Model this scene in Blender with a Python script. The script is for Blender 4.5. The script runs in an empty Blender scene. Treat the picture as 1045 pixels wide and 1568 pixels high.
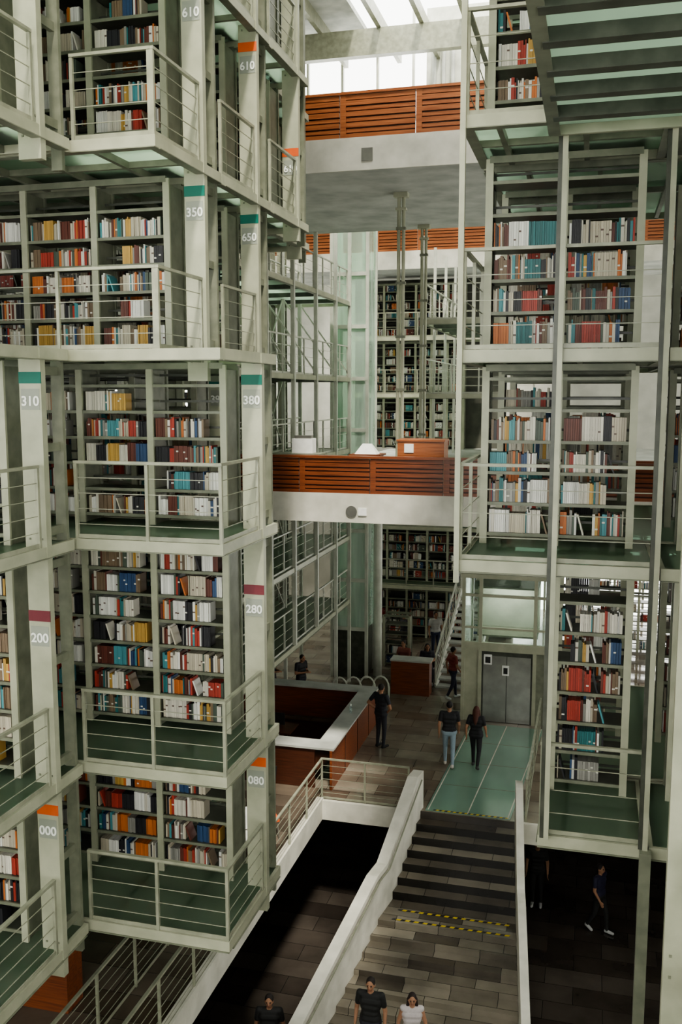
import bpy, math, random
import numpy as np
from mathutils import Vector, Matrix
random.seed(7); np.random.seed(7)
scene=bpy.context.scene
COL=scene.collection

# ------------------------------------------------------------------ materials
MATS={}
def newmat(name):
    m=bpy.data.materials.new(name); m.use_nodes=True
    nt=m.node_tree; b=nt.nodes["Principled BSDF"]; MATS[name]=m
    return m,nt,b
def noisy(name,c1,c2,scale=4,rough=.5,metal=0,bump=0,stretch=(1,1,1),detail=6,lo=.35,hi=.65,spec=.5):
    m,nt,b=newmat(name); N=nt.nodes; L=nt.links
    tc=N.new("ShaderNodeTexCoord"); mp=N.new("ShaderNodeMapping"); mp.inputs["Scale"].default_value=stretch
    no=N.new("ShaderNodeTexNoise"); no.inputs["Scale"].default_value=scale; no.inputs["Detail"].default_value=detail
    cr=N.new("ShaderNodeValToRGB"); e=cr.color_ramp.elements
    e[0].position=lo; e[0].color=(*c1,1); e[1].position=hi; e[1].color=(*c2,1)
    L.new(tc.outputs["Object"],mp.inputs[0]); L.new(mp.outputs[0],no.inputs["Vector"]); L.new(no.outputs["Fac"],cr.inputs[0])
    L.new(cr.outputs[0],b.inputs["Base Color"]); b.inputs["Roughness"].default_value=rough; b.inputs["Metallic"].default_value=metal
    b.inputs["Specular IOR Level"].default_value=spec
    if bump:
        bp=N.new("ShaderNodeBump"); bp.inputs["Strength"].default_value=bump; bp.inputs["Distance"].default_value=.02
        L.new(no.outputs["Fac"],bp.inputs["Height"]); L.new(bp.outputs[0],b.inputs["Normal"])
    return m
noisy("steel_paint",(.33,.34,.25),(.42,.425,.32),3,.38)
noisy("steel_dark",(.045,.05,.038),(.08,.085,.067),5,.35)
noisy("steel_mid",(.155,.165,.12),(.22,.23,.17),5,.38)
noisy("rail_paint",(.24,.25,.185),(.34,.345,.26),5,.32)
noisy("white_paint",(.47,.48,.41),(.58,.59,.51),3,.45)
noisy("concrete",(.33,.34,.31),(.52,.53,.49),1.6,.8,bump=.2,lo=.3,hi=.7)
noisy("concrete_pale",(.50,.49,.42),(.68,.66,.58),2.5,.7,bump=.15,lo=.3,hi=.7)
noisy("wood",(.12,.032,.013),(.26,.075,.027),5,.35,stretch=(.35,3,9),lo=.3,hi=.7)
noisy("wood_lit",(.22,.062,.02),(.42,.15,.055),5,.35,stretch=(.35,3,9),lo=.3,hi=.7)  # lit copy of the wood, the light put into its colour
noisy("wood_dark",(.04,.014,.007),(.09,.028,.013),5,.4,stretch=(.35,3,9),lo=.3,hi=.7)
noisy("teal",(.0,.11,.08),(.0,.14,.10),3,.5)
noisy("maroon",(.14,.02,.03),(.18,.03,.04),3,.5)
noisy("orange",(.60,.10,.02),(.7,.13,.03),3,.5)
noisy("label_grey",(.27,.29,.24),(.30,.32,.27),3,.5)
noisy("label_white",(.85,.86,.82),(.9,.9,.86),3,.5)
noisy("black_plastic",(.012,.012,.012),(.025,.025,.025),8,.4)
noisy("inox",(.26,.26,.24),(.34,.34,.31),3,.3,metal=.7)
noisy("paper",(.8,.8,.77),(.88,.88,.85),8,.7)
noisy("cream_wall",(.40,.40,.35),(.52,.52,.46),1.0,.8)
noisy("light_blocker_dark",(.06,.06,.05),(.10,.10,.08),2,.7)  # for the added sheets that block light behind the far shelves
noisy("yellow_paint",(.55,.40,.03),(.65,.5,.05),8,.6)
m,nt,b_=newmat("cab_glow_panel"); b_.inputs["Base Color"].default_value=(.9,.9,.85,1); b_.inputs["Emission Color"].default_value=(1,.97,.9,1); b_.inputs["Emission Strength"].default_value=9  # glowing surface added to make the lift cab look lit
def tile(name,c1,c2,mort,sx,sy,rough,w=.6,h=.6,nz=1.0):
    m,nt,b=newmat(name); N=nt.nodes; L=nt.links
    tc=N.new("ShaderNodeTexCoord"); br=N.new("ShaderNodeTexBrick")
    br.inputs["Color1"].default_value=(*c1,1); br.inputs["Color2"].default_value=(*c2,1); br.inputs["Mortar"].default_value=(*mort,1)
    br.inputs["Scale"].default_value=1; br.inputs["Brick Width"].default_value=w; br.inputs["Row Height"].default_value=h
    br.inputs["Mortar Size"].default_value=.006; br.inputs["Bias"].default_value=-.1
    no=N.new("ShaderNodeTexNoise"); no.inputs["Scale"].default_value=nz; no.inputs["Detail"].default_value=8
    mx=N.new("ShaderNodeMix"); mx.data_type='RGBA'; mx.blend_type='MULTIPLY'; mx.inputs[0].default_value=.8
    cr=N.new("ShaderNodeValToRGB"); cr.color_ramp.elements[0].position=.3; cr.color_ramp.elements[0].color=(.4,.4,.4,1); cr.color_ramp.elements[1].position=.65
    L.new(tc.outputs["Object"],br.inputs["Vector"]); L.new(tc.outputs["Object"],no.inputs["Vector"]); L.new(no.outputs["Fac"],cr.inputs[0])
    L.new(br.outputs["Color"],mx.inputs[6]); L.new(cr.outputs[0],mx.inputs[7]); L.new(mx.outputs[2],b.inputs["Base Color"])
    b.inputs["Roughness"].default_value=rough
    return m
tile("floor_tile",(.30,.265,.21),(.15,.11,.08),(.07,.06,.05),1,1,.06,1.2,.6)
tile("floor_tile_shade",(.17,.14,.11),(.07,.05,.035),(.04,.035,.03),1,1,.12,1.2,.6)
tile("stair_tile",(.31,.275,.215),(.045,.033,.024),(.02,.018,.015),1,1,.16,.9,.3)
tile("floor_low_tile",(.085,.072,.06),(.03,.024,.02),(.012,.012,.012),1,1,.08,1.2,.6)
def glassdeck(name,col,transl=.45,tc=(.62,.85,.70),rough=.10,clear=0):
    m=bpy.data.materials.new(name); m.use_nodes=True; MATS[name]=m; nt=m.node_tree; N=nt.nodes; L=nt.links
    b=N["Principled BSDF"]; b.inputs["Roughness"].default_value=rough
    t=N.new("ShaderNodeBsdfTranslucent"); t.inputs[0].default_value=(*tc,1)
    no=N.new("ShaderNodeTexNoise"); no.inputs["Scale"].default_value=3
    cr=N.new("ShaderNodeValToRGB"); cr.color_ramp.elements[0].position=.3; cr.color_ramp.elements[0].color=(col[0]*.7,col[1]*.7,col[2]*.7,1); cr.color_ramp.elements[1].position=.7; cr.color_ramp.elements[1].color=(*col,1)
    mx=N.new("ShaderNodeMixShader"); mx.inputs[0].default_value=transl
    L.new(no.outputs[0],cr.inputs[0]); L.new(cr.outputs[0],b.inputs["Base Color"])
    L.new(b.outputs[0],mx.inputs[1]); L.new(t.outputs[0],mx.inputs[2])
    if clear:
        tp=N.new("ShaderNodeBsdfTransparent"); tp.inputs[0].default_value=(.6,.8,.68,1); m2=N.new("ShaderNodeMixShader"); m2.inputs[0].default_value=clear
        L.new(mx.outputs[0],m2.inputs[1]); L.new(tp.outputs[0],m2.inputs[2]); L.new(m2.outputs[0],N["Material Output"].inputs[0])
    else: L.new(mx.outputs[0],N["Material Output"].inputs[0])
glassdeck("deck_glass",(.14,.18,.145),.62,(.80,.92,.80),clear=.22)
glassdeck("green_floor_glass",(.24,.38,.30),.1)
def clearglass(name,tint,fac):
    m=bpy.data.materials.new(name); m.use_nodes=True; MATS[name]=m; nt=m.node_tree; N=nt.nodes; L=nt.links
    b=N["Principled BSDF"]; b.inputs["Base Color"].default_value=(.72,.82,.74,1); b.inputs["Roughness"].default_value=.08
    t=N.new("ShaderNodeBsdfTransparent"); t.inputs[0].default_value=(*tint,1)
    no=N.new("ShaderNodeTexNoise"); no.inputs["Scale"].default_value=1.7; no.inputs["Detail"].default_value=5; no.inputs["Distortion"].default_value=1.5
    mr=N.new("ShaderNodeMapRange"); mr.inputs[1].default_value=.45; mr.inputs[2].default_value=.62; mr.inputs[3].default_value=fac; mr.inputs[4].default_value=min(1,fac+.35)
    mx=N.new("ShaderNodeMixShader")
    L.new(no.outputs[0],mr.inputs[0]); L.new(mr.outputs[0],mx.inputs[0])
    L.new(t.outputs[0],mx.inputs[1]); L.new(b.outputs[0],mx.inputs[2]); L.new(mx.outputs[0],N["Material Output"].inputs[0])
clearglass("tower_glass",(.72,.88,.78),.35)
clearglass("lift_glass",(.9,.96,.93),.05)
clearglass("pane_glass",(.92,.96,1.0),.05)
def attrmat(name,rough):
    m,nt,b=newmat(name); a=nt.nodes.new("ShaderNodeAttribute"); a.attribute_name="fcol"
    no=nt.nodes.new("ShaderNodeTexNoise"); no.inputs["Scale"].default_value=30
    mx=nt.nodes.new("ShaderNodeMix"); mx.data_type='RGBA'; mx.blend_type='MULTIPLY'; mx.inputs[0].default_value=.25
    nt.links.new(a.outputs["Color"],mx.inputs[6]); nt.links.new(no.outputs["Fac"],mx.inputs[7]); nt.links.new(mx.outputs[2],b.inputs["Base Color"])
    b.inputs["Roughness"].default_value=rough
attrmat("book_covers",.45); attrmat("cloth_skin",.75)

# ------------------------------------------------------------------ builder
BOXF=[(0,3,2,1),(4,5,6,7),(0,1,5,4),(1,2,6,5),(2,3,7,6),(3,0,4,7)]
class B:
    def __init__(s): s.v=[];s.f=[];s.m=[];s.c=[];s.names=[];s.anyc=False
    def mi(s,n):
        if n not in s.names: s.names.append(n)
        return s.names.index(n)
    def add(s,vs,fs,mat,col=None):
        o=len(s.v); s.v.extend(vs); k=s.mi(mat)
        for f in fs: s.f.append(tuple(i+o for i in f)); s.m.append(k); s.c.append(col or (1,1,1))
        if col: s.anyc=True
    def box(s,x0,x1,y0,y1,z0,z1,mat,col=None):
        s.add([(x0,y0,z0),(x1,y0,z0),(x1,y1,z0),(x0,y1,z0),(x0,y0,z1),(x1,y0,z1),(x1,y1,z1),(x0,y1,z1)],BOXF,mat,col)
    def hexa(s,bot,top,mat,col=None): s.add(list(bot)+list(top),BOXF,mat,col)
    def beam(s,p0,p1,w,h,mat,up=(0,0,1)):
        p0=Vector(p0);p1=Vector(p1);d=(p1-p0).normalized();u=Vector(up)
        if abs(d.dot(u))>.98:u=Vector((0,1,0))
        r=d.cross(u).normalized();u=r.cross(d).normalized();r=r*w/2;u=u*h/2
        s.add([tuple(q) for q in (p0-r-u,p0+r-u,p0+r+u,p0-r+u,p1-r-u,p1+r-u,p1+r+u,p1-r+u)],BOXF,mat)
    def tube(s,pts,r,mat,n=8):
        pts=[Vector(p) for p in pts]; vs=[];fs=[]
        for i,p in enumerate(pts):
            d=(pts[min(i+1,len(pts)-1)]-pts[max(i-1,0)]).normalized(); u=Vector((0,0,1)) if abs(d.z)<.95 else Vector((0,1,0))
            a=d.cross(u).normalized(); b=d.cross(a)
            for k in range(n):
                t=2*math.pi*k/n; vs.append(tuple(p+a*r*math.cos(t)+b*r*math.sin(t)))
        for i in range(len(pts)-1):
            for k in range(n): fs.append((i*n+k,i*n+(k+1)%n,(i+1)*n+(k+1)%n,(i+1)*n+k))
        fs.append(tuple(range(n))[::-1]); fs.append(tuple((len(pts)-1)*n+k for k in range(n)))
        s.add(vs,fs,mat)
    def build(s,name,parent=None,smooth=False):
        me=bpy.data.meshes.new(name); me.from_pydata(s.v,[],s.f)
        for n in s.names: me.materials.append(MATS[n])
        me.polygons.foreach_set("material_index",s.m)
        if s.anyc:
            a=me.attributes.new("fcol",'FLOAT_COLOR','FACE'); arr=np.ones((len(s.f),4),dtype=np.float32); arr[:,:3]=np.array(s.c); a.data.foreach_set("color",arr.ravel())
        me.update(); ob=bpy.data.objects.new(name,me); COL.objects.link(ob)
        if parent: ob.parent=parent
        return ob
def empty(name):
    e=bpy.data.objects.new(name,None); COL.objects.link(e); return e

# ------------------------------------------------------------------ books
PAL=[((.78,.74,.64),11),((.62,.56,.44),9),((.88,.87,.82),11),((.45,.06,.04),6),((.62,.19,.05),5),((.04,.20,.21),4),((.04,.09,.20),3),
     ((.03,.03,.035),8),((.16,.05,.035),6),((.24,.17,.11),6),((.62,.38,.10),2),((.10,.34,.38),3),((.10,.13,.10),4),((.36,.35,.32),4)]
PC=[p[0] for p in PAL]; PW=[p[1] for p in PAL]
def fill(b,x0,x1,yf,z,hmax,dens=.9,depth=.2):
    if random.random()>dens: return
    x=x0+.005+random.random()*.02
    if random.random()<.08: x=x0+(x1-x0)*random.uniform(.1,.35)
    end=x1-.01 if random.random()<.68 else x0+(x1-x0)*random.uniform(.65,.95)
    base=random.uniform(.82,.98)
    while x<end-.045:
        c=random.choices(PC,PW)[0]; n=random.choice([1,1,2,2,3,4,6,8]); t=random.uniform(.016,.034); h=random.uniform(.78,.98)*hmax*base; ser=n>4
        for i in range(n):
            if not ser: t=random.uniform(.012,.040); h=random.uniform(.74,1.0)*hmax*base
            if x+t>end: break
            k=random.uniform(.72,1.08); cc=(min(1,c[0]*k),min(1,c[1]*k),min(1,c[2]*k)); s=random.uniform(0,.02)
            b.box(x,x+t-.002,yf+s,yf+depth,z,z+h,"book_covers",cc)
            if t>.028 and random.random()<.3:
                q=random.uniform(.2,.7)*h; b.box(x,x+t-.002,yf+s-.001,yf+s,z+q,z+q+.02,"book_covers",(.8,.78,.7) if sum(c)<1.2 else (.15,.1,.08))
            x+=t
            if not ser and random.random()<.6: c=random.choices(PC,PW)[0]
        if random.random()<.06 and x+.12<end:
            c=random.choices(PC,PW)[0]; h=.8*hmax*base; o=.07; w=.02
            b.hexa([(x+o,yf,z),(x+o+w,yf,z),(x+o+w,yf+depth,z),(x+o,yf+depth,z)],[(x,yf,z+h),(x+w,yf,z+h),(x+w,yf+depth,z+h),(x,yf+depth,z+h)],"book_covers",c); x+=o+w+random.uniform(.0,.1)

def text(body,loc,size,mat,parent,rotz=0):
    cu=bpy.data.curves.new("label_"+body,'FONT'); cu.body=body; cu.size=size; cu.extrude=.003; cu.align_x='CENTER'; cu.offset=.003
    ob=bpy.data.objects.new("label_"+body,cu); COL.objects.link(ob); ob.location=loc; ob.rotation_euler=(math.pi/2,0,rotz); cu.materials.append(MATS[mat]); ob.parent=parent

def shelf_row(xl,xr,Y,levels,side,bay=1.06,hd=.25,bands=None,labels=None,boff=None,dens=.96,top_empty=1,col=True,step=.352,colw=.28,stop=None,inset=.30,bh=.30,nb=None):
    root=empty("library_bookshelf"); b=B(); bk=B()
    n=int((xr-inset-xl)/bay) if nb is None else nb
    xs=[xr-inset-i*bay for i in range(n+1)] if side=='R' else [xl+.12+i*bay for i in range(n+1)]
    xs=sorted(xs)
    for (z0,z1) in levels:
        for x in xs:
            b.box(x-.012,x+.012,Y-hd,Y+hd,z0,z1-.2,"steel_mid")  # light steel upright, its shade put into the darker colour
            b.box(x-.045,x+.045,Y-hd-.02,Y-hd+.015,z0,z1-.14,"steel_paint")
            b.box(x-.03,x+.03,Y+hd-.03,Y+hd+.02,z0,z1-.14,"steel_mid")
        ns=int((z1-z0-.3)/step)
        for i in range(ns+1):
            z=z0+.13+i*step
            if z>z1-.15: break
            for a,c in zip(xs[:-1],xs[1:]):
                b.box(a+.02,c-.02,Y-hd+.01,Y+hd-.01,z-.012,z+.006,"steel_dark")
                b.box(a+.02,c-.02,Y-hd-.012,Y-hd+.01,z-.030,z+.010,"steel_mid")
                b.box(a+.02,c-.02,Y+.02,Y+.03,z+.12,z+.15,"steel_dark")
                if i<ns-top_empty+1 and z+bh<z1-.1:
                    d=dens if i<ns-top_empty else dens*.3
                    fill(bk,a+.05,c-.05,Y-hd+.03,z+.008,min(bh,step-.045),d)
        b.beam((xs[0],Y-hd,z1-.15),(xs[-1],Y-hd,z1-.15),.05,.08,"steel_mid")
        b.beam((xs[0],Y+hd,z1-.15),(xs[-1],Y+hd,z1-.15),.05,.08,"steel_mid")
    if col:
        zb=levels[0][0]-.35; zt=levels[-1][1] if stop is None else stop
        xc=xr+colw/2-.02 if side=='R' else xl-colw/2+.02
        b.box(xc-colw/2,xc+colw/2,Y-hd-.06,Y-hd+.04,zb,zt,"steel_paint")
        b.box(xc-colw/2*.5,xc+colw/2*.5,Y+hd-.02,Y+hd+.04,zb,zt,"steel_mid")
        for (z0,z1) in levels:
            for zz in (z0+.15,(z0+z1)/2,z1-.25): b.box(xc-.03,xc+.03,Y-hd+.04,Y+hd-.02,zz-.05,zz+.05,"steel_mid")
            for dx in (-.08,.08):
                for dz in (-.1,.1):
                    b.box(xc+dx-.012,xc+dx+.012,Y-hd-.07,Y-hd-.06,z0+dz-.012,z0+dz+.012,"steel_mid")
        if bands:
            for k,((z0,z1),bc,lb) in enumerate(zip(levels,bands,labels)):
                o=(boff[k] if boff else 0)+(.48 if bc=="maroon" else 0); zt_=z1-o
                b.box(xc-colw/2-.002,xc+colw/2+.002,Y-hd-.065,Y-hd-.05,zt_-.40,zt_-.27,bc)
                b.box(xc-colw*.42,xc+colw*.42,Y-hd-.064,Y-hd-.05,zt_-.70,zt_-.46,"label_grey")
                text(lb,(xc,Y-hd-.07,zt_-.65),.155,"label_white",root)
    b.build("frame",root)
    if bk.v: bk.build("books",root)
    return root

def railing(name,pts,z,h=1.0,step=1.1,mat="rail_paint",cables=4,parent=None):
    b=B(); P=[Vector((p[0],p[1],p[2] if len(p)>2 else z)) for p in pts]
    for si,(a,c) in enumerate(zip(P[:-1],P[1:])):
        L=(c-a).length; n=max(1,round(L/step))
        for i in range(0 if si==0 else 1,n+1):
            q=a.lerp(c,i/n); b.beam(q,q+Vector((0,0,h-.02)),.04,.04,mat)
        d=(c-a).normalized()*.02
        b.beam(a+Vector((0,0,h+.001*si))-d,c+Vector((0,0,h+.001*si))+d,.05,.035,mat)
        for k in range(cables):
            zz=h*(k+1)/(cables+1); b.beam(a+Vector((0,0,zz)),c+Vector((0,0,zz)),.009,.009,mat)
        b.beam(a+Vector((0,0,.04+.001*si)),c+Vector((0,0,.04+.001*si)),.012,.05,mat)
    return b.build(name,parent)

def platform(x0,x1,y0,y1,z,joist='Y',sp=.86,name="walkway_platform"):
    b=B(); e=.05; h=.12; jm="steel_mid" if joist=='Y' else "steel_dark"
    b.box(x0,x1,y0,y0+e,z-h,z+.01,"steel_paint"); b.box(x0,x1,y1-e,y1,z-h,z+.01,"steel_paint")
    b.box(x0,x0+e,y0+e,y1-e,z-h,z+.01,"steel_paint"); b.box(x1-e,x1,y0+e,y1-e,z-h,z+.01,"steel_paint")
    b.box(x0,x1,y0-.02,y0+.1,z-h-.012,z-h-.001,"steel_mid"); b.box(x1-.1,x1+.02,y0+.1,y1-.06,z-h-.012,z-h-.001,"steel_mid"); b.box(x0-.02,x0+.1,y0+.1,y1-.06,z-h-.012,z-h-.001,"steel_mid")
    if joist=='Y':
        x=x1-sp
        while x>x0+.1:
            b.box(x-.03,x+.03,y0+e,y1-e,z-.11,z-.025,jm); x-=sp
        b.box(x0+e,x1-e,(y0+y1)/2-.03,(y0+y1)/2+.03,z-.10,z-.025,jm)
    else:
        y=y0+sp
        while y<y1-.1:
            b.box(x0+e,x1-e,y-.07,y+.07,z-.14,z-.025,jm); y+=sp
    b.box(x0+e,x1-e,y0+e,y1-e,z-.022,z,"deck_glass")
    return b.build(name)

Z=[2.82,4.96,7.83,10.12,12.52,14.95,17.4,19.8]
XL=-11.5
def left(k,Y,xe,lv,labels,bands,xprev=None,plats=None,rail=True,col=True,stop=None,boff=None):
    lvls=[(Z[i],Z[i+1]) for i in lv]
    shelf_row(XL,xe-.20,Y,lvls,'R',bands=bands,labels=labels,col=col,stop=stop,boff=boff)
    for i in (plats if plats is not None else list(lv)):
        platform(XL,xe+.05,Y-1.68,Y+.3,Z[i])
    if rail:
        for i in lv:
            pts=[(xe+.02,Y-1.65),(xe+.02,Y-.4)]
            if xprev is not None: pts=[(xprev,Y-1.65)]+pts
            railing("walkway_railing",pts,Z[i],.95)
LOW=[0,1,2]; UP4=[4,5,6]
O="orange"
left(0,9.75,-6.12,LOW,["000","200","310"],[O,"maroon","teal"],plats=[0,1,2,3])
left(1,11.8,-4.2,LOW,["080","280","380"],[O,"maroon","teal"],xprev=-6.08,plats=[0,1,2,3])
left(2,13.8,-5.5,LOW,["090","290","390"],[O,"maroon","teal"],plats=[0,1,2,3])
left(3,15.8,-6.3,LOW,["100","300","400"],[O,"maroon","teal"],plats=[0,1,2,3])
left(0,9.75,-6.0,UP4,["600","600","700"],[O]*3)
left(1,11.8,-4.95,[3]+UP4,["350","610","620","700"],["teal",O,O,O],xprev=None,plats=UP4)
for i in UP4: railing("walkway_railing",[(-5.95,10.15),(-4.97,10.15)],Z[i],.95)
railing("walkway_railing",[(-7.5,10.15),(-4.97,10.15)],Z[3],.95)
left(2,13.8,-4.95,[3]+UP4,["650","610","620","700"],["teal",O,O,O],plats=UP4)
left(3,15.8,-4.95,UP4,["610","620","700"],[O,O,O],boff=[1.0,0,0])
left(4,17.8,-5.55,UP4,["610","620","700"],[O,O,O],boff=[1.0,0,0])
left(0,9.75,-7.6,[3],["340"],["teal"],plats=[])
for k,Y in enumerate((18.8,21.0,23.5,26.0,28.5)):
    shelf_row(-15,-9.6,Y,[(Z[i],Z[i+1]) for i in range(0,5)],'R',dens=.7,step=.36,bay=1.1,colw=.16)
for i in range(0,5):
    platform(-15,-7.6,17.2 if i<4 else 18.2,29.6,Z[i],joist='X',sp=2.0)
    railing("walkway_railing",[(-7.7,17.3),(-7.7,29.5)],Z[i],1.0,step=.95,mat="white_paint",cables=3)
    railing("walkway_railing",[(-9.3,17.3),(-9.3,29.5)],Z[i],1.0,step=.95,mat="white_paint",cables=3)
b=B()
for Y in (17.35,19.4,21.5,23.6,25.7,27.8,29.5):
    for x in (-7.62,-9.3): b.box(x-.05,x+.05,Y-.05,Y+.05,0 if (x<-9 or Y<20.5 or Y>26.2) else Z[0],15,"white_paint")
    b.beam((-7.62,Y,10.2),(-9.3,Y,12.5),.04,.04,"white_paint")
for Y,Y2 in ((17.35,19.4),(21.5,23.6),(25.7,27.8)):
    for i in range(0,4): b.beam((-9.3,Y,Z[i]),(-9.3,Y2,Z[i+1]),.035,.035,"white_paint"); b.beam((-9.3,Y2,Z[i]),(-9.3,Y,Z[i+1]),.035,.035,"white_paint")
b.build("walkway_scaffold")
for z in (9.6,11.7):
    platform(-4.75,-1.5,26.8,33.6,z,joist='X',sp=1.6)
    railing("walkway_railing",[(-1.6,26.9),(-4.7,26.9),(-4.7,33.5)],z,1.0,step=.8,mat="white_paint",cables=3)
b=B()
for Y in (26.9,29.1,31.3,33.5):
    b.box(-4.84,-4.76,Y-.04,Y+.04,7.5,14.05,"white_paint")
b.build("catwalk_posts")

# ------------------------------------------------------------------ right stack
XR=-1.42; RZ=[4.60,7.74,10.07,12.53,14.9,17.3]
def right_row(xl,Y,lv,nb,xr=4.5,**kw):
    shelf_row(xl,xr,Y,[(RZ[i],RZ[i+1]) for i in lv],'L',bay=.88,col=False,step=.385,bh=.33,top_empty=1,nb=nb,**kw)
for Y in (11.95,14.0,16.0):
    right_row(-1.40,Y,[1,2,3,4],2); right_row(.95,Y,[1,2,3,4],4)
for Y in (11.95,14.0):
    right_row(-.48,Y,[0],1); right_row(.95,Y,[0],4)
for i,z in enumerate(RZ):
    xl=-.45 if i==0 else XR
    platform(xl,.74,10.35,12.25,z,sp=.9); 
    platform(.76,4.5,10.35,12.25,z,sp=.9)
    platform(xl,4.5,12.3,16.4,z,sp=.9)
    railing("walkway_railing",[(xl+.03,12.1),(xl+.03,10.4),(-.38,10.4),(.68,10.4)] if i else [(xl+.03,12.1),(xl+.03,10.4),(.68,10.4)],z,1.08,step=1.05,cables=3)
b=B()
for x in (-.37,.70):
    b.box(x-.055,x-.01,10.30,10.345,RZ[0],20,"steel_dark"); b.box(x-.01,x+.045,10.28,10.34,RZ[0],20,"steel_paint")
b.box(XR-.03,XR+.03,10.28,10.34,7.5,20,"steel_paint")
b.box(.66,.78,10.2,10.32,-3,RZ[0],"steel_mid")
b.build("shelf_frame_posts")
NX=1.02
shelf_row(NX,4.5,8.45,[(1.9,4.6)]+[(RZ[i],RZ[i+1]) for i in (0,1,2)],'L',bay=.93,dens=.95,step=.37,bh=.31)
for z in [1.9]+RZ[:3]:
    platform(NX-.02,4.5,6.9,10.25,z,sp=.9)
    railing("walkway_railing",[(NX,10.1),(NX,6.95),(2.9,6.95)],z,1.05,step=1.1,cables=3)
NZ=12.34
platform(-.5,4.5,3.6,10.2,NZ,joist='X',sp=.66)
railing("walkway_railing",[(-.47,10.15),(-.47,3.6)],NZ,1.05)
b=B()
for z in [1.9]+RZ[:3]:
    b.beam((.99,10.2,z-.16),(.99,8.5,z-.9),.05,.07,"steel_mid")
b.build("bracket_braces")

# ------------------------------------------------------------------ shell
BZ=-3.0
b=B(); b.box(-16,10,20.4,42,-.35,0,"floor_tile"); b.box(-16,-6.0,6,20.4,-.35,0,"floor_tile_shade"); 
b.build("floor")
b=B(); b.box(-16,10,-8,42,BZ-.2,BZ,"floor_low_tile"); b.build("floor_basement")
b=B(); b.hexa([(-3.45,20.45,.003),(-1.5,20.45,.003),(-1.06,26.5,.003),(-3.15,26.5,.003)],[(-3.45,20.45,.015),(-1.5,20.45,.015),(-1.06,26.5,.015),(-3.15,26.5,.015)],"green_floor_glass")
for t in (.03,.5,.97):
    b.beam((-3.45+1.95*t,20.5,.017),(-3.15+2.09*t,26.5,.017),.025,.006,"concrete_pale")
for yy in (22,23.5,25): b.beam((-3.45+.05*(yy-20.45),yy,.017),(-1.5+.07*(yy-20.45),yy,.017),.015,.006,"steel_mid")
b.build("glass_floor_panel")
b=B(); b.box(-6.06,-5.9,6,20.4,-.45,.06,"concrete_pale"); b.box(-5.9,-3.7,20.3,20.4,-.45,.02,"concrete_pale"); b.box(-1.2,9,20.3,20.4,-.45,.02,"concrete_pale"); b.build("trim_1")
def lx(Y): return -3.55+(20.4-Y)*(-.155)
def rx(Y): return -1.40+(20.4-Y)*(.105)
b=B(); nst=7
def step_at(y0,y1,z):
    b.hexa([(lx(y0),y0,z-.5),(rx(y0),y0,z-.5),(rx(y1),y1,z-.5),(lx(y1),y1,z-.5)],[(lx(y0),y0,z),(rx(y0),y0,z),(rx(y1),y1,z),(lx(y1),y1,z)],"stair_tile")
for i in range(nst): step_at(20.4-(i+1)*.3,20.4-i*.3,-(i+1)*.175)
zl=-(nst)*.175; yl=20.4-nst*.3
step_at(yl-.55,yl,zl); y2=yl-.55
n2=15
for i in range(n2): step_at(y2-(i+1)*.42,y2-i*.42,zl-(i+1)*.115)
def zst(Y): return zl-(y2-Y)/.42*.115
for (yy,z) in ((20.5,.018),(yl+.12-.2,zl+.003),(yl-.45,zl+.003)):
    n=26
    for i in range(n):
        x0=lx(yy)+.25+(rx(yy)-lx(yy)-.4)*i/n; w=(rx(yy)-lx(yy)-.4)/n
        b.add([(x0,yy-.03,z),(x0+w,yy-.03,z),(x0+w+.03,yy+.03,z),(x0+.03,yy+.03,z)],[(0,1,2,3)],"yellow_paint" if i%2 else "black_plastic")
b.build("staircase")
b=B()
def parapet(fx,w,sgn,hh):
    prof=[(20.6,.9),(20.2,.9),(yl,zl+hh),(y2,zl+hh),(11.2,zst(11.2)+hh)]
    for (ya,za),(yb,zb) in zip(prof[:-1],prof[1:]):
        xa=fx(ya);xb=fx(yb)
        if sgn>0: q=[(xb,yb),(xb+w,yb),(xa+w,ya),(xa,ya)]
        else: q=[(xb-w,yb),(xb,yb),(xa,ya),(xa-w,ya)]
        zz=[zb,zb,za,za]
        b.hexa([(p[0],p[1],z-1.5) for p,z in zip(q,zz)],[(p[0],p[1],z) for p,z in zip(q,zz)],"concrete_pale")
parapet(lambda Y:lx(Y)-.005,.24,-1,.95); parapet(lambda Y:rx(Y)+.005,.16,1,.8)
b.tube([(lx(20.4)+.04,20.3,.8),(lx(yl)+.04,yl,zl+.85),(lx(y2)+.04,y2,zl+.85),(lx(11.2)+.04,11.2,zst(11.2)+.85)],.018,"steel_mid")
b.build("stair_parapet")
railing("lobby_railing",[(-3.85,20.45),(-5.95,20.45),(-5.95,8)],0,1.0,step=1.3,mat="rail_paint",cables=5)
railing("lobby_railing",[(-1.15,20.45),(-1.15,26.3)],0,1.0,step=1.3,cables=5)
railing("lobby_railing",[(-6.9,8.0),(-6.9,14)],0,1.0,step=1.3,cables=5)
def window_wall(name,x0,x1,y0,y1,z0,z1,axis,wz0,wz1,mat="cream_wall",sp=1.6):
    b=B(); b.box(x0,x1,y0,y1,z0,wz0,mat); b.box(x0,x1,y0,y1,wz1,z1,mat)
    y=y0
    while y<=y1: b.box(x0,x1,y-.05,y+.05,wz0,wz1,"white_paint"); y+=sp
    zz=wz0+2.4
    while zz<wz1: b.box((x0+x1)/2-.03,(x0+x1)/2+.03,y0,y1,zz-.06,zz+.06,"white_paint"); zz+=2.4
    return b.build(name)
window_wall("wall_left",-16.2,-16,-8,42,BZ,24.2,'Y',8.6,12.4)
window_wall("wall_right",10,10.2,-8,42,BZ,24.2,'Y',5,9.6)
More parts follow.
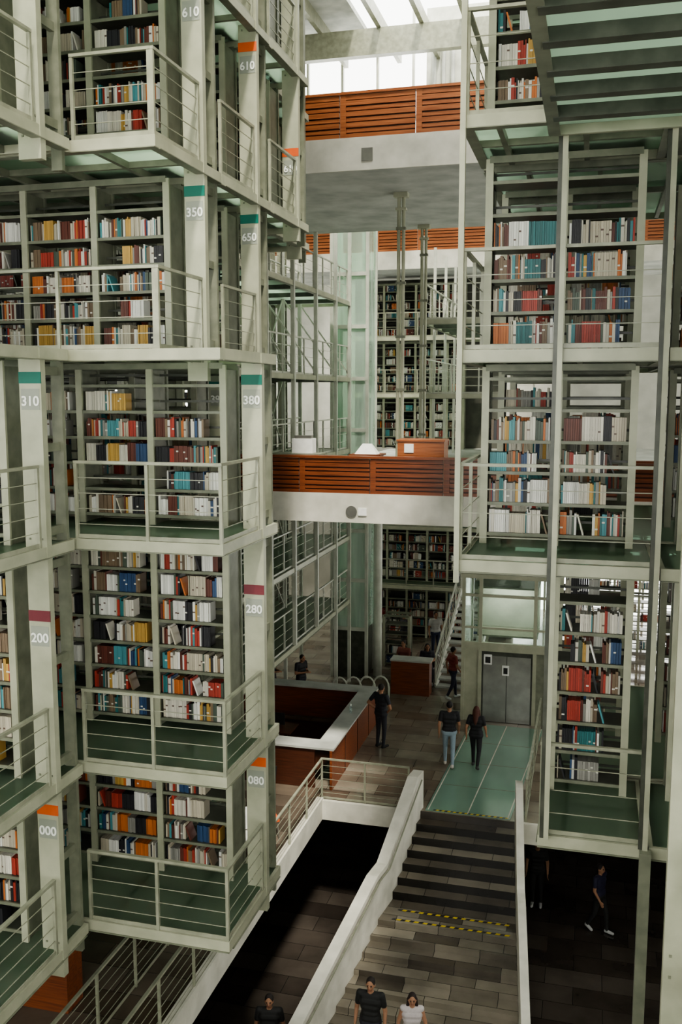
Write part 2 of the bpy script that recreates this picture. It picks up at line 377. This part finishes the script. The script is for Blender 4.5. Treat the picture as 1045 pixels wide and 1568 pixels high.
b=B(); b.box(-16,10,-8.2,-8,BZ,5,"cream_wall"); b.box(-16,10,-8.2,-8,16,24.2,"cream_wall")
x=-16
while x<10: b.box(x-.2,x+.2,-8.2,-8,5,16,"white_paint"); x+=2
b.build("wall_front")
b=B(); b.box(-16,-4.6,42,42.2,BZ,17.5,"cream_wall"); b.box(-4.6,10,42,42.2,5.2,17.5,"cream_wall"); b.box(-4.6,10,42,42.2,-.8,-.2,"cream_wall")
b.box(-7.4,10,41.9,42.1,17.5,26,"white_paint")
x=-4.6
while x<10: b.box(x-.05,x+.05,42,42.2,BZ,5.2,"white_paint"); x+=1.4
x=-16
while x<-7: b.box(x-.05,x+.05,42,42.2,17.5,26,"white_paint"); x+=1.6
b.box(-16,-7.4,42,42.2,21.5,21.7,"white_paint")
for x in (-7.0,-6.6,-6.2): b.tube([(x,41.6,15),(x,41.6,25)],.09,"concrete",8)
b.build("wall_back")
b=B()
for Y in (14,22,30,38):
    b.box(-16,10,Y-.18,Y+.18,22.9,23.9,"rail_paint")
for x in (-14,-11,-8.6,-6.9,-5.2,-3.5,-1.4,1,4,7):
    b.box(x-.09,x+.09,2,42,23.9,24.4,"rail_paint")
for (xa,xb) in ((-9,-5),(-6.5,-2.5),(-12,-8)):
    b.beam((xa,14,22.2),(xb,30,22.9),.22,.35,"rail_paint"); b.beam((xb,14,22.0),(xa,30,22.7),.08,.10,"steel_mid")
b.build("roof_beams")
b=B(); b.box(-16,-9.5,2,42,24.4,24.6,"concrete"); b.box(1.5,10,2,42,24.4,24.6,"concrete"); b.box(-16,10,-8,2,24.4,24.6,"concrete"); b.build("ceiling")

# ------------------------------------------------------------------ balconies
def balcony(x0,x1,y0,y1,zt,th,rail=.9,wood="wood",name="concrete_balcony"):
    root=empty(name); b=B(); b.box(x0,x1,y0,y1,zt-th,zt,"concrete")
    b.box(x0,x1,y0-.04,y0,zt-th,zt+.02,"concrete_pale"); b.build("slab",root)
    b=B(); x=x0; pw=1.55
    while x<x1-.01:
        xe=min(x+pw,x1); n=8; h=rail/n
        for i in range(n):
            if i in (1,3,5):
                b.box(x+.12,xe-.02,y0-.012,y0+.02,zt+i*h+.02,zt+(i+1)*h-.02,wood)
            else: b.box(x+.02,xe-.02,y0-.03,y0+.03,zt+i*h+.008,zt+(i+1)*h-.008,wood)
        b.box(x+.0,x+.12,y0-.035,y0+.04,zt,zt+rail,wood); b.box(x+.02,xe-.02,y0+.03,y0+.05,zt+.02,zt+rail-.03,"wood_dark")
        x+=pw
    b.box(x0,x1,y0-.06,y0+.12,zt+rail,zt+rail+.05,wood); b.build("wood_parapet",root)
    return root
b3=balcony(-8.2,3,19,26,14.7,.62,.85,"wood_lit")
b2=balcony(-7.55,3,19,38,7.5,.6,.76)
b4=balcony(-14,3,34,38,14.7,.62,.9,"wood_lit")
b=B(); b.box(-4.65,-4.42,18.935,18.955,14.25,14.5,"inox"); b.build("wall_vent")
b=B(); b.tube([(-4.85,18.935,7.14),(-4.85,18.955,7.14)],.12,"inox",20); b.box(-4.7,-4.52,18.935,18.955,7.06,7.22,"paper"); b.build("wall_sign")
b=B()
for (x,y) in ((-4.3,21.3),(-4.5,25.4)):
    for dx in (-.055,.055): b.tube([(x+dx,y,7.5),(x+dx,y,14.07)],.04,"steel_paint")
    b.box(x-.16,x+.16,y-.12,y+.12,13.98,14.08,"steel_paint"); b.box(x-.12,x+.12,y-.08,y+.08,13.7,13.75,"steel_paint")
    z=8.5
    while z<13.5: b.box(x-.11,x+.11,y-.05,y+.05,z-.03,z+.03,"steel_mid"); z+=1.2
b.build("hanger_columns")
b=B(); x0,x1,y0,y1=-8.35,-7.15,30,31.2
for x in (x0,x1):
    for yy in (y0,y1): b.box(x-.05,x+.05,yy-.05,yy+.05,0,15.2,"white_paint")
z=1.7
b.box(x0+.05,x1-.05,y0-.02,y1,0,1.7,"steel_dark")
while z<15.3:
    b.box(x0,x1,y0-.06,y0+.03,z-.06,z+.06,"white_paint"); b.box(x0,x1,y1-.05,y1+.03,z-.06,z+.06,"white_paint"); z+=1.68
b.box(x0,x1,y0,y0+.02,1.7,15.2,"tower_glass"); b.box(x1-.02,x1,y0,y1,1.7,15.2,"tower_glass"); b.box(x0,x0+.02,y0,y1,1.7,15.2,"tower_glass")
b.box(x0+.3,x0+.4,y1-.3,y1-.2,1.7,15.2,"white_paint"); b.box(x1-.4,x1-.3,y1-.3,y1-.2,1.7,15.2,"white_paint")
b.build("glass_lift_shaft")
b=B(); b.tube([(-6.85,30.4,0),(-6.85,30.4,6.9)],.15,"white_paint",16); b.build("round_column")
shelf_row(-8.6,-4.0,36,[(7.5,9.6),(9.6,11.7),(11.7,13.9)],'L',bay=.62,dens=.85,col=False,top_empty=0,step=.33)
shelf_row(-8.6,-3.2,36,[(0,2.3),(2.3,4.6),(4.6,6.8)],'L',bay=.8,dens=.8,col=False,top_empty=0)
b=B(); b.box(-9.2,-3.5,36.5,36.6,7.5,14.0,"light_blocker_dark"); b.box(-9.2,-2.8,36.5,36.6,0,6.8,"light_blocker_dark"); b.build("shelf_light_blocker")  # dark sheets added behind the far shelves to stop back light coming through
for z in (9.6,11.7): platform(-8.8,-3.9,34.6,36.3,z); railing("walkway_railing",[(-8.8,34.7),(-3.9,34.7)],z,.9,cables=2)
for z in (2.3,4.6):
    platform(-8.8,-3.0,34.6,36.3,z); 
    railing("walkway_railing",[(-8.8,34.7),(-4.6,34.7)],z,1.0)
shelf_row(0,9,36,[(0,2.3),(2.3,4.6)],'L',bay=.9,dens=.6,col=False)
shelf_row(-7,-4.9,31.8,[(0,2.0)],'L',bay=.9,dens=.8,col=False)

# ------------------------------------------------------------------ lift
root=empty("glass_elevator"); b=B(); x0,x1,y0,y1=-3.45,-.98,26.8,28.8; T=4.3
for x in (x0,x0+.5,x1-.4,x1):
    b.box(x-.05,x+.05,y0-.05,y0+.05,0,T,"steel_paint")
for x in (x0,x1): b.box(x-.05,x+.05,y1-.05,y1+.05,0,T,"steel_paint")
b.box(x0-.08,x1+.08,y0-.08,y1+.08,T,T+.12,"steel_paint")
b.box(x0-.05,x1+.05,y0-.07,y0+.05,2.15,2.4,"steel_paint")
b.box(x0,x1,y0-.04,y0+.04,3.75,3.83,"steel_paint"); b.box(x0,x1,y0-.04,y0+.04,2.8,2.86,"steel_paint")
b.box(x0,x0+.5,y0,y0+.04,0,2.15,"steel_paint"); b.box(x1-.4,x1,y0,y0+.04,0,2.15,"steel_mid")
b.box(x0+.5,x1-.4,y0+.02,y0+.1,0,2.15,"steel_dark")
b.box(x0+.6,x0+1.27,y0-.0,y0+.05,.02,2.0,"inox"); b.box(x0+1.29,x1-.5,y0-.0,y0+.05,.02,2.0,"inox")
b.box(x0+.62,x0+.85,y0-.05,y0-.03,1.75,2.05,"paper"); b.box(x0+1.15,x0+1.35,y0-.05,y0-.03,1.45,1.75,"paper")
b.box(x0+.66,x0+.81,y0-.055,y0-.05,1.8,1.98,"black_plastic");b.box(x0+1.19,x0+1.31,y0-.055,y0-.05,1.5,1.68,"black_plastic")
b.box(x0+.35,x1-.35,y0+.5,y1-.3,2.45,2.5,"steel_mid"); b.box(x0+.35,x1-.35,y1-.35,y1-.3,2.5,3.9,"white_paint"); b.box(x0+.35,x1-.35,y0+.5,y1-.3,3.9,3.95,"steel_mid")
for x in (x0+.35,x1-.4): b.box(x,x+.05,y0+.5,y0+.55,2.5,3.9,"steel_paint")
b.box(x0+.6,x1-.6,y0+.8,y1-.6,3.87,3.895,"cab_glow_panel"); b.box(x0+.9,x1-.9,y0+.8,y0+1.2,3.95,4.2,"steel_mid")
b.build("frame",root)
b=B(); b.box(x0,x1,y0,y0+.015,2.4,T,"lift_glass"); b.box(x0,x0+.015,y0,y1,0,T,"lift_glass"); b.box(x1-.015,x1,y0,y1,0,T,"lift_glass"); b.build("glass",root)
b=B(); b.box(-.85,.2,27.2,27.3,0,2.4,"white_paint"); b.box(-.6,-.5,27.1,27.2,1.2,1.5,"orange"); b.build("partition_panel")

# ------------------------------------------------------------------ reception desk
b=B(); H=1.05
def counter(x0,x1,y0,y1,panel):
    b.box(x0,x1,y0,y1,H-.05,H,"concrete")
    if panel=='E': b.box(x1-.1,x1-.04,y0,y1,0,H-.05,"wood")
    if panel=='S': b.box(x0,x1,y0+.05,y0+.11,0,H-.05,"wood_dark")
    if panel=='N': b.box(x0,x1,y1-.11,y1-.05,0,H-.05,"wood")
counter(-6.3,-5.8,20.95,26.0,'E'); counter(-10.5,-6.3,20.95,21.5,'S'); counter(-10.5,-6.3,25.5,26.0,'N')
for yy in (22.2,23.5,24.8): b.box(-5.855,-5.83,yy-.02,yy+.02,0,H-.05,"wood_dark")
b.box(-9.2,-6.4,21.5,25.5,0,.01,"wood_dark")
b.box(-8.6,-7.4,22.4,23.2,.72,.76,"wood_dark"); b.box(-8.5,-8.4,22.5,22.6,0,.72,"black_plastic");b.box(-7.6,-7.5,22.5,22.6,0,.72,"black_plastic"); b.box(-8.2,-7.7,22.9,22.93,.8,1.12,"black_plastic"); b.box(-7.98,-7.92,22.9,22.95,.72,.84,"black_plastic")
b.build("reception_desk")
b=B(); b.tube([(-6.05,23.6,1.052),(-6.05,23.6,1.2),(-6.05,23.6,1.24)],.035,"pane_glass",12); b.tube([(-6.05,23.6,1.24),(-6.05,23.6,1.3)],.015,"paper",10); b.build("water_bottle")
b=B(); b.box(-6.0,-4.75,28.6,28.68,0,1.1,"wood"); b.box(-6.02,-4.7,28.55,29.1,1.1,1.15,"concrete"); b.box(-6.0,-5.92,28.68,29.1,0,1.1,"wood"); b.box(-4.83,-4.75,28.68,29.1,0,1.1,"wood"); b.build("information_desk")
b=B(); b.box(-9.4,-7.6,11.9,12.35,0,1.15,"wood"); b.box(-9.45,-7.55,11.85,12.4,1.15,1.19,"wood_dark"); b.box(-8.5,-8.47,11.89,11.9,.05,1.1,"wood_dark"); b.build("wooden_cabinet")
def chair(x,y,rot,mat):
    b=B(); b.box(-.24,.24,-.24,.24,.40,.46,mat); b.hexa([(-.24,.2,.5),(.24,.2,.5),(.24,.25,.5),(-.24,.25,.5)],[(-.24,.30,.92),(.24,.30,.92),(.24,.34,.92),(-.24,.34,.92)],mat)
    for sx in (-.2,.2):
        for sy in (-.2,.2): b.tube([(sx*1.15,sy*1.15,0),(sx,sy,.4)],.014,"inox",6)
        b.tube([(sx,.2,.4),(sx,.25,.6)],.014,"inox",6)
    o=b.build("lounge_chair"); o.location=(x,y,0); o.rotation_euler=(0,0,rot)
chair(-6.6,18.3,.6,"orange"); chair(-6.7,17.3,.9,"paper"); chair(-7.3,20.0,-2.4,"black_plastic")
b=B()
for i,x in enumerate((-7.5,-7.1,-6.7,-6.3)):
    pts=[(x,26.9,0),(x,26.9,.6)]+[(x+.25*(1-math.cos(t)),26.9+.15*i,.6+.35*math.sin(t)) for t in [math.pi*k/8 for k in range(9)]]+[(x+.5,26.9+.15*i,0)]
    b.tube(pts,.03,"white_paint")
b.build("curved_tube_barrier")
root=empty("distant_staircase"); b=B()
for i in range(14): b.box(-4.7+i*.02,-3.5+i*.02,29.6+i*.3,29.95+i*.3,i*.17,i*.17+.06,"concrete")
b.beam((-4.7,29.6,.0),(-4.45,33.8,2.4),.06,.3,"white_paint"); b.beam((-3.5,29.6,.0),(-3.25,33.8,2.4),.06,.3,"white_paint"); b.build("steps",root)
railing("rail_a",[(-4.7,29.6,.1),(-4.45,33.8,2.5)],0,1.0,mat="white_paint",parent=root); railing("rail_b",[(-3.5,29.6,.1),(-3.25,33.8,2.5)],0,1.0,mat="white_paint",parent=root)
b=B(); b.box(-4.0,-3.0,19.6,20.2,7.5,8.6,"wood_lit"); b.box(-4.02,-2.98,19.58,20.22,8.6,8.64,"wood_lit"); b.box(-3.85,-3.65,19.585,19.597,8.36,8.55,"paper"); b.build("wooden_cabinet")
b=B(); b.box(-7.2,-6.0,20.4,21.1,8.2,8.24,"steel_mid")
for x in (-7.15,-6.05):
    for yy in (20.45,21.05): b.box(x-.02,x+.02,yy-.02,yy+.02,7.5,8.2,"steel_mid")
b.build("reading_table")
b=B(); b.box(-6.7,-6.2,20.6,20.9,8.245,8.58,"paper"); b.box(-6.65,-6.25,20.65,20.85,8.58,8.65,"inox"); b.build("desktop_printer")
b=B(); b.hexa([(-5.0,19.8,8.3),(-4.5,19.8,8.3),(-4.5,20.1,8.3),(-5.0,20.1,8.3)],[(-4.85,19.92,8.52),(-4.65,19.92,8.52),(-4.65,20,8.52),(-4.85,20,8.52)],"paper"); b.box(-5.1,-4.4,19.7,20.3,8.26,8.3,"wood")
for x in (-5.05,-4.5):
    for yy in (19.75,20.2): b.box(x,x+.05,yy,yy+.05,7.5,8.26,"wood")
b.build("display_stand")

# ------------------------------------------------------------------ people
def ico(c,r,seg=12):
    vs=[];fs=[];n=seg;m=seg//2+1
    for i in range(m+1):
        ph=math.pi*i/m
        for k in range(n):
            t=2*math.pi*k/n; vs.append((c[0]+r[0]*math.sin(ph)*math.cos(t),c[1]+r[1]*math.sin(ph)*math.sin(t),c[2]+r[2]*math.cos(ph)))
    for i in range(m):
        for k in range(n): fs.append((i*n+k,(i+1)*n+k,(i+1)*n+(k+1)%n,i*n+(k+1)%n))
    return vs,fs
def capsule(p0,p1,r0,r1,n=12):
    p0=Vector(p0);p1=Vector(p1);d=(p1-p0);Ln=d.length;d.normalize(); u=Vector((0,0,1)) if abs(d.z)<.9 else Vector((0,1,0))
    a=d.cross(u).normalized();b_=d.cross(a); st=[]
    for k in range(5): t=math.pi/2*(1-k/4.0); st.append((p0-d*r0*math.sin(t),max(r0*math.cos(t),1e-4)))
    for k in range(5): t=math.pi/2*(k/4.0); st.append((p1+d*r1*math.sin(t),max(r1*math.cos(t),1e-4)))
    vs=[];fs=[]
    for p,r in st:
        for k in range(n): t=2*math.pi*k/n; vs.append(tuple(p+a*r*math.cos(t)+b_*r*math.sin(t)))
    for i in range(len(st)-1):
        for k in range(n): fs.append((i*n+k,i*n+(k+1)%n,(i+1)*n+(k+1)%n,(i+1)*n+k))
    return vs,fs
def person(name,loc,yaw,h=1.72,shirt=(.02,.02,.02),pants=(.03,.03,.035),hair=(.015,.01,.008),skin=(.38,.2,.12),shoes=(.6,.6,.6),
           pose=None,longhair=False,sleeve='short',vox=.011,female=False):
    J=dict(hipL=(.09,0,.92),hipR=(-.09,0,.92),kneeL=(.1,-.02,.5),kneeR=(-.1,-.02,.5),ankL=(.1,.02,.09),ankR=(-.1,.02,.09),
           shL=(.19,0,1.43),shR=(-.19,0,1.43),elL=(.25,.03,1.14),elR=(-.25,.03,1.14),wrL=(.26,-.06,.90),wrR=(-.26,-.06,.90),
           toeL=(.11,-.15,.04),toeR=(-.11,-.15,.04),head=(0,-.02,1.62),neck=(0,0,1.45),pel=(0,0,.95))
    J.update(pose or {})
    if female:
        for k in ("shL","shR"): J[k]=(J[k][0]*.87,J[k][1],J[k][2])
    prims=[]
    def cap(a,b_,r0,r1,c): prims.append((capsule(a,b_,r0,r1),('c',np.array(a),np.array(b_),r0,r1),c))
    def ell(c0,r,c): prims.append((ico(c0,r),('e',np.array(c0),np.array(r)),c))
    pel=Vector(J['pel']); nk=Vector(J['neck']); hd=Vector(J['head'])
    w=.9 if female else 1
    def lat(t): return pel.lerp(nk,t)
    prof=[(-.02,.085,.115,pants),(.12,.075,.115,shirt),(.32,.06*w,.105,shirt),(.55,.075*w,.11,shirt),(.75,.095*w,.11,shirt),(.9,.11*w,.085,shirt)]
    for i,(t,hw,r,c) in enumerate(prof):
        q=lat(t); cap(tuple(q-Vector((hw,0,0))),tuple(q+Vector((hw,0,0))),r,r,c)
    for s in ('L','R'):
        sh=J['sh'+s]; el=J['el'+s]; wr=J['wr'+s]; q=lat(.9)
        cap(tuple(q),sh,.075,.062,shirt)
        m=tuple(Vector(sh).lerp(Vector(el),.6)); 
        if sleeve=='short': cap(sh,m,.064,.056,shirt); cap(m,el,.046,.04,skin); cap(el,wr,.04,.026,skin)
        elif sleeve=='long': cap(sh,el,.062,.05,shirt); cap(el,wr,.048,.036,shirt)
        else: cap(sh,el,.05,.038,skin); cap(el,wr,.038,.025,skin)
        d=(Vector(wr)-Vector(el)).normalized(); side=Vector((0,-1,0))-d*Vector((0,-1,0)).dot(d)
        side=side.normalized() if side.length>.1 else Vector((1,0,0)); nrm=d.cross(side).normalized()
        W=Vector(wr)
        for k in range(4):
            o=side*(.03-.02*k); cap(tuple(W+d*.01+o*.5),tuple(W+d*.085+o),.017,.014,skin)
            sg=(1 if s=='R' else -1)
            L1=(.034,.04,.037,.028)[k]; a=W+d*.085+o*1.15; m1=a+(d*.95+nrm*.25*sg).normalized()*L1; m2=m1+(d*.7+nrm*.6*sg).normalized()*L1*.8
            cap(tuple(a),tuple(m1),.0095,.0088,skin); cap(tuple(m1),tuple(m2),.0088,.0078,skin)
        a=W+d*.03+side*.022; m1=a+(d*.6+side*.8).normalized()*.04; cap(tuple(a),tuple(m1),.013,.011,skin); cap(tuple(m1),tuple(m1+d*.03+side*.006),.011,.009,skin)
        hp=J['hip'+s];kn=J['knee'+s];an=J['ank'+s];to=J['toe'+s]
        cap(hp,kn,.092,.062,pants); cap(kn,an,.06,.042,pants)
        hl=Vector(an)+Vector((0,.03,-.04)) if abs(to[2]-an[2])<.15 else Vector(an)
        cap(tuple(hl),to,.042,.036,shoes); cap(an,tuple(hl),.042,.042,shoes)
    cap(tuple(nk),tuple(hd+Vector((0,.01,-.07))),.055,.05,skin)
    ell(tuple(hd),(.072,.09,.108),skin); ell(tuple(hd+Vector((0,-.02,-.055))),(.05,.06,.055),skin)
    ell(tuple(hd+Vector((0,-.096,-.015))),(.012,.018,.02),skin)
    for sx in (-1,1):
        ell(tuple(hd+Vector((sx*.074,.005,-.01))),(.012,.02,.03),skin); ell(tuple(hd+Vector((sx*.028,-.077,.008))),(.015,.014,.009),(.03,.02,.02)); ell(tuple(hd+Vector((sx*.028,-.08,.026))),(.02,.012,.006),hair)
    ell(tuple(hd+Vector((0,-.083,-.052))),(.024,.014,.008),(.35,.1,.08))
    ell(tuple(hd+Vector((0,.022,.03))),(.083,.093,.095),hair)
    if longhair:
        cap(tuple(hd+Vector((0,.05,0))),tuple(hd+Vector((0,.1,-.28))),.085,.06,hair); cap(tuple(hd+Vector((0,.1,-.25))),tuple(hd+Vector((0,.11,-.36))),.06,.025,hair)
        for sx in (-1,1): cap(tuple(hd+Vector((sx*.065,.02,0))),tuple(hd+Vector((sx*.09,.03,-.22))),.035,.03,hair)
    b=B()
    for (vs,fs),_,_ in prims: b.add(vs,fs,"cloth_skin")
    me=bpy.data.meshes.new("tmp"); me.from_pydata(b.v,[],b.f); ob=bpy.data.objects.new("tmp",me); COL.objects.link(ob)
    mo=ob.modifiers.new("r",'REMESH'); mo.mode='VOXEL'; mo.voxel_size=vox
    ms=ob.modifiers.new("s",'SMOOTH'); ms.iterations=2; ms.factor=.4
    dg=bpy.context.evaluated_depsgraph_get(); ev=ob.evaluated_get(dg); m2=bpy.data.meshes.new_from_object(ev); bpy.data.objects.remove(ob)
    n=len(m2.polygons); ce=np.zeros(n*3,dtype=np.float32); m2.polygons.foreach_get("center",ce); ce=ce.reshape(-1,3)
    best=np.full(n,1e9); colr=np.ones((n,4),dtype=np.float32)
    for _,ds,c in prims:
        if ds[0]=='c':
            a,bb,r0,r1=ds[1:]; ab=bb-a; t=np.clip(((ce-a)@ab)/max(1e-9,ab@ab),0,1); dd=np.linalg.norm(ce-(a+t[:,None]*ab),axis=1)-(r0+(r1-r0)*t)
        else:
            q=(ce-ds[1])/ds[2]; dd=(np.linalg.norm(q,axis=1)-1)*ds[2].min()
        k=dd<best-.0005; best[k]=dd[k]; colr[k,:3]=c
    a=m2.attributes.new("fcol",'FLOAT_COLOR','FACE'); a.data.foreach_set("color",colr.ravel())
    m2.materials.clear(); m2.materials.append(MATS["cloth_skin"]); m2.polygons.foreach_set("use_smooth",[True]*n); m2.name=name
    o=bpy.data.objects.new(name,m2); COL.objects.link(o); o.location=loc; o.rotation_euler=(0,0,yaw); s=h/1.74; o.scale=(s,s,s)
    return o
walk=dict(kneeL=(.1,-.14,.52),ankL=(.1,-.17,.09),toeL=(.11,-.33,.05),kneeR=(-.1,.05,.5),ankR=(-.1,.24,.16),toeR=(-.1,.12,.04),elL=(.25,.1,1.15),wrL=(.25,.05,.9),elR=(-.25,-.02,1.14),wrR=(-.24,-.17,.94))
akimbo=dict(elL=(.38,.08,1.17),wrL=(.2,-.03,1.0),elR=(-.38,.08,1.17),wrR=(-.2,-.03,1.0))
phone=dict(elL=(.24,.0,1.15),wrL=(.08,-.26,1.2),elR=(-.24,.0,1.15),wrR=(-.06,-.27,1.2),head=(0,-.07,1.60))
sit=dict(pel=(0,0,.56),hipL=(.09,0,.53),hipR=(-.09,0,.53),kneeL=(.12,-.42,.53),kneeR=(-.12,-.42,.53),ankL=(.12,-.40,.09),ankR=(-.12,-.40,.09),toeL=(.12,-.56,.04),toeR=(-.12,-.56,.04),
 neck=(0,-.06,1.06),head=(0,-.1,1.23),shL=(.18,-.04,1.03),shR=(-.18,-.04,1.03),elL=(.24,-.12,.78),elR=(-.24,-.12,.78),wrL=(.1,-.36,.78),wrR=(-.1,-.36,.78))
W=math.pi
person("walking_man",(-3.3,23.1,.015),W+.1,1.76,shirt=(.015,.015,.018),pants=(.28,.36,.42),shoes=(.6,.55,.5),pose=walk,hair=(.012,.01,.01))
person("walking_woman",(-2.62,23.2,.015),W-.1,1.66,shirt=(.012,.012,.015),pants=(.015,.015,.018),hair=(.09,.03,.02),pose=walk,longhair=True,female=True,shoes=(.05,.05,.05))
person("standing_guard",(-5.3,24.0,0),W*.85,1.8,shirt=(.02,.022,.03),pants=(.02,.022,.03),pose=akimbo,shoes=(.01,.01,.01))
person("visitor_at_counter",(-8.4,26.6,0),W*.35,1.7,shirt=(.015,.015,.018),pants=(.02,.02,.03),pose=phone)
person("visitor_at_counter",(-9.3,26.4,0),W*.4,1.7,shirt=(.02,.02,.02),pants=(.02,.02,.03),pose=phone)
person("visitor_on_stairs",(-3.38,y2-.42*7.5,zl-8*.115),0,1.76,shirt=(.012,.012,.012),pants=(.02,.02,.03),vox=.009)
person("visitor_on_stairs",(-2.65,y2-.42*7.5,zl-8*.115),.2,1.60,shirt=(.55,.5,.5),pants=(.03,.03,.05),longhair=True,female=True,sleeve='none',hair=(.02,.01,.008),vox=.009)
person("basement_visitor",(-.95,22.3,BZ),0,1.72,shirt=(.02,.02,.02),pants=(.02,.02,.02))
person("basement_visitor",(.53,21.5,BZ),1,1.70,shirt=(.02,.02,.05),pants=(.02,.02,.02),pose=walk)
person("basement_visitor",(-5.35,14.9,BZ),0.2,1.75,shirt=(.02,.02,.02),pants=(.02,.02,.02))
person("seated_reader",(-5.1,30.2,0),.3,1.72,shirt=(.02,.02,.03),pants=(.03,.03,.04),pose=sit,longhair=True,vox=.014)
person("seated_reader",(-5.9,30.4,0),-.3,1.72,shirt=(.3,.1,.08),pants=(.03,.03,.04),pose=sit,vox=.014)
person("distant_visitor",(-5.3,33.2,0),.5,1.7,shirt=(.5,.5,.48),pants=(.03,.04,.08),vox=.014)
person("distant_visitor",(-6.4,32.8,0),-.8,1.68,shirt=(.03,.03,.04),pants=(.02,.02,.02),vox=.014,pose=walk)
person("distant_visitor",(-4.0,28.6,0),2.2,1.7,shirt=(.25,.05,.04),pants=(.03,.03,.06),vox=.014,pose=walk)
person("distant_visitor",(1.0,31,0),2.2,1.7,shirt=(.5,.35,.3),pants=(.03,.03,.06),vox=.014,pose=walk)
person("balcony_visitor",(-6.0,19.3,14.7),0,1.1,shirt=(.02,.05,.15))
b=B()
for x in (-5.1,-5.9):
    b.box(x-.22,x+.22,30.0,30.5,.40,.44,"wood_dark"); b.box(x-.22,x+.22,30.46,30.5,.44,.9,"wood_dark")
    for dx in (-.2,.2):
        for yy in (30.03,30.47): b.box(x+dx-.015,x+dx+.015,yy-.015,yy+.015,0,.4,"black_plastic")
b.build("reading_chair")

# ------------------------------------------------------------------ light + camera
w=bpy.data.worlds.new("World"); scene.world=w; w.use_nodes=True; nt=w.node_tree
bg=nt.nodes["Background"]; bg.inputs[0].default_value=(1.0,1.0,.94,1); bg.inputs[1].default_value=5.0
sl=bpy.data.lights.new("sun",'SUN'); sl.energy=6; sl.angle=math.radians(6); sl.color=(1,.94,.82); so=bpy.data.objects.new("sun",sl); COL.objects.link(so); so.rotation_euler=(math.radians(28),math.radians(12),0)
try: scene.view_settings.look='AgX - Medium High Contrast'
except Exception as ex: print(ex)
cam=bpy.data.cameras.new("camera"); co=bpy.data.objects.new("camera",cam); COL.objects.link(co)
cam.sensor_fit='VERTICAL'; cam.sensor_height=36; cam.lens=36*1750/1920; cam.clip_start=.1; cam.clip_end=300
co.location=(0,0,9.6); co.rotation_euler=(math.radians(90-7.2),0,math.radians(15)); scene.camera=co
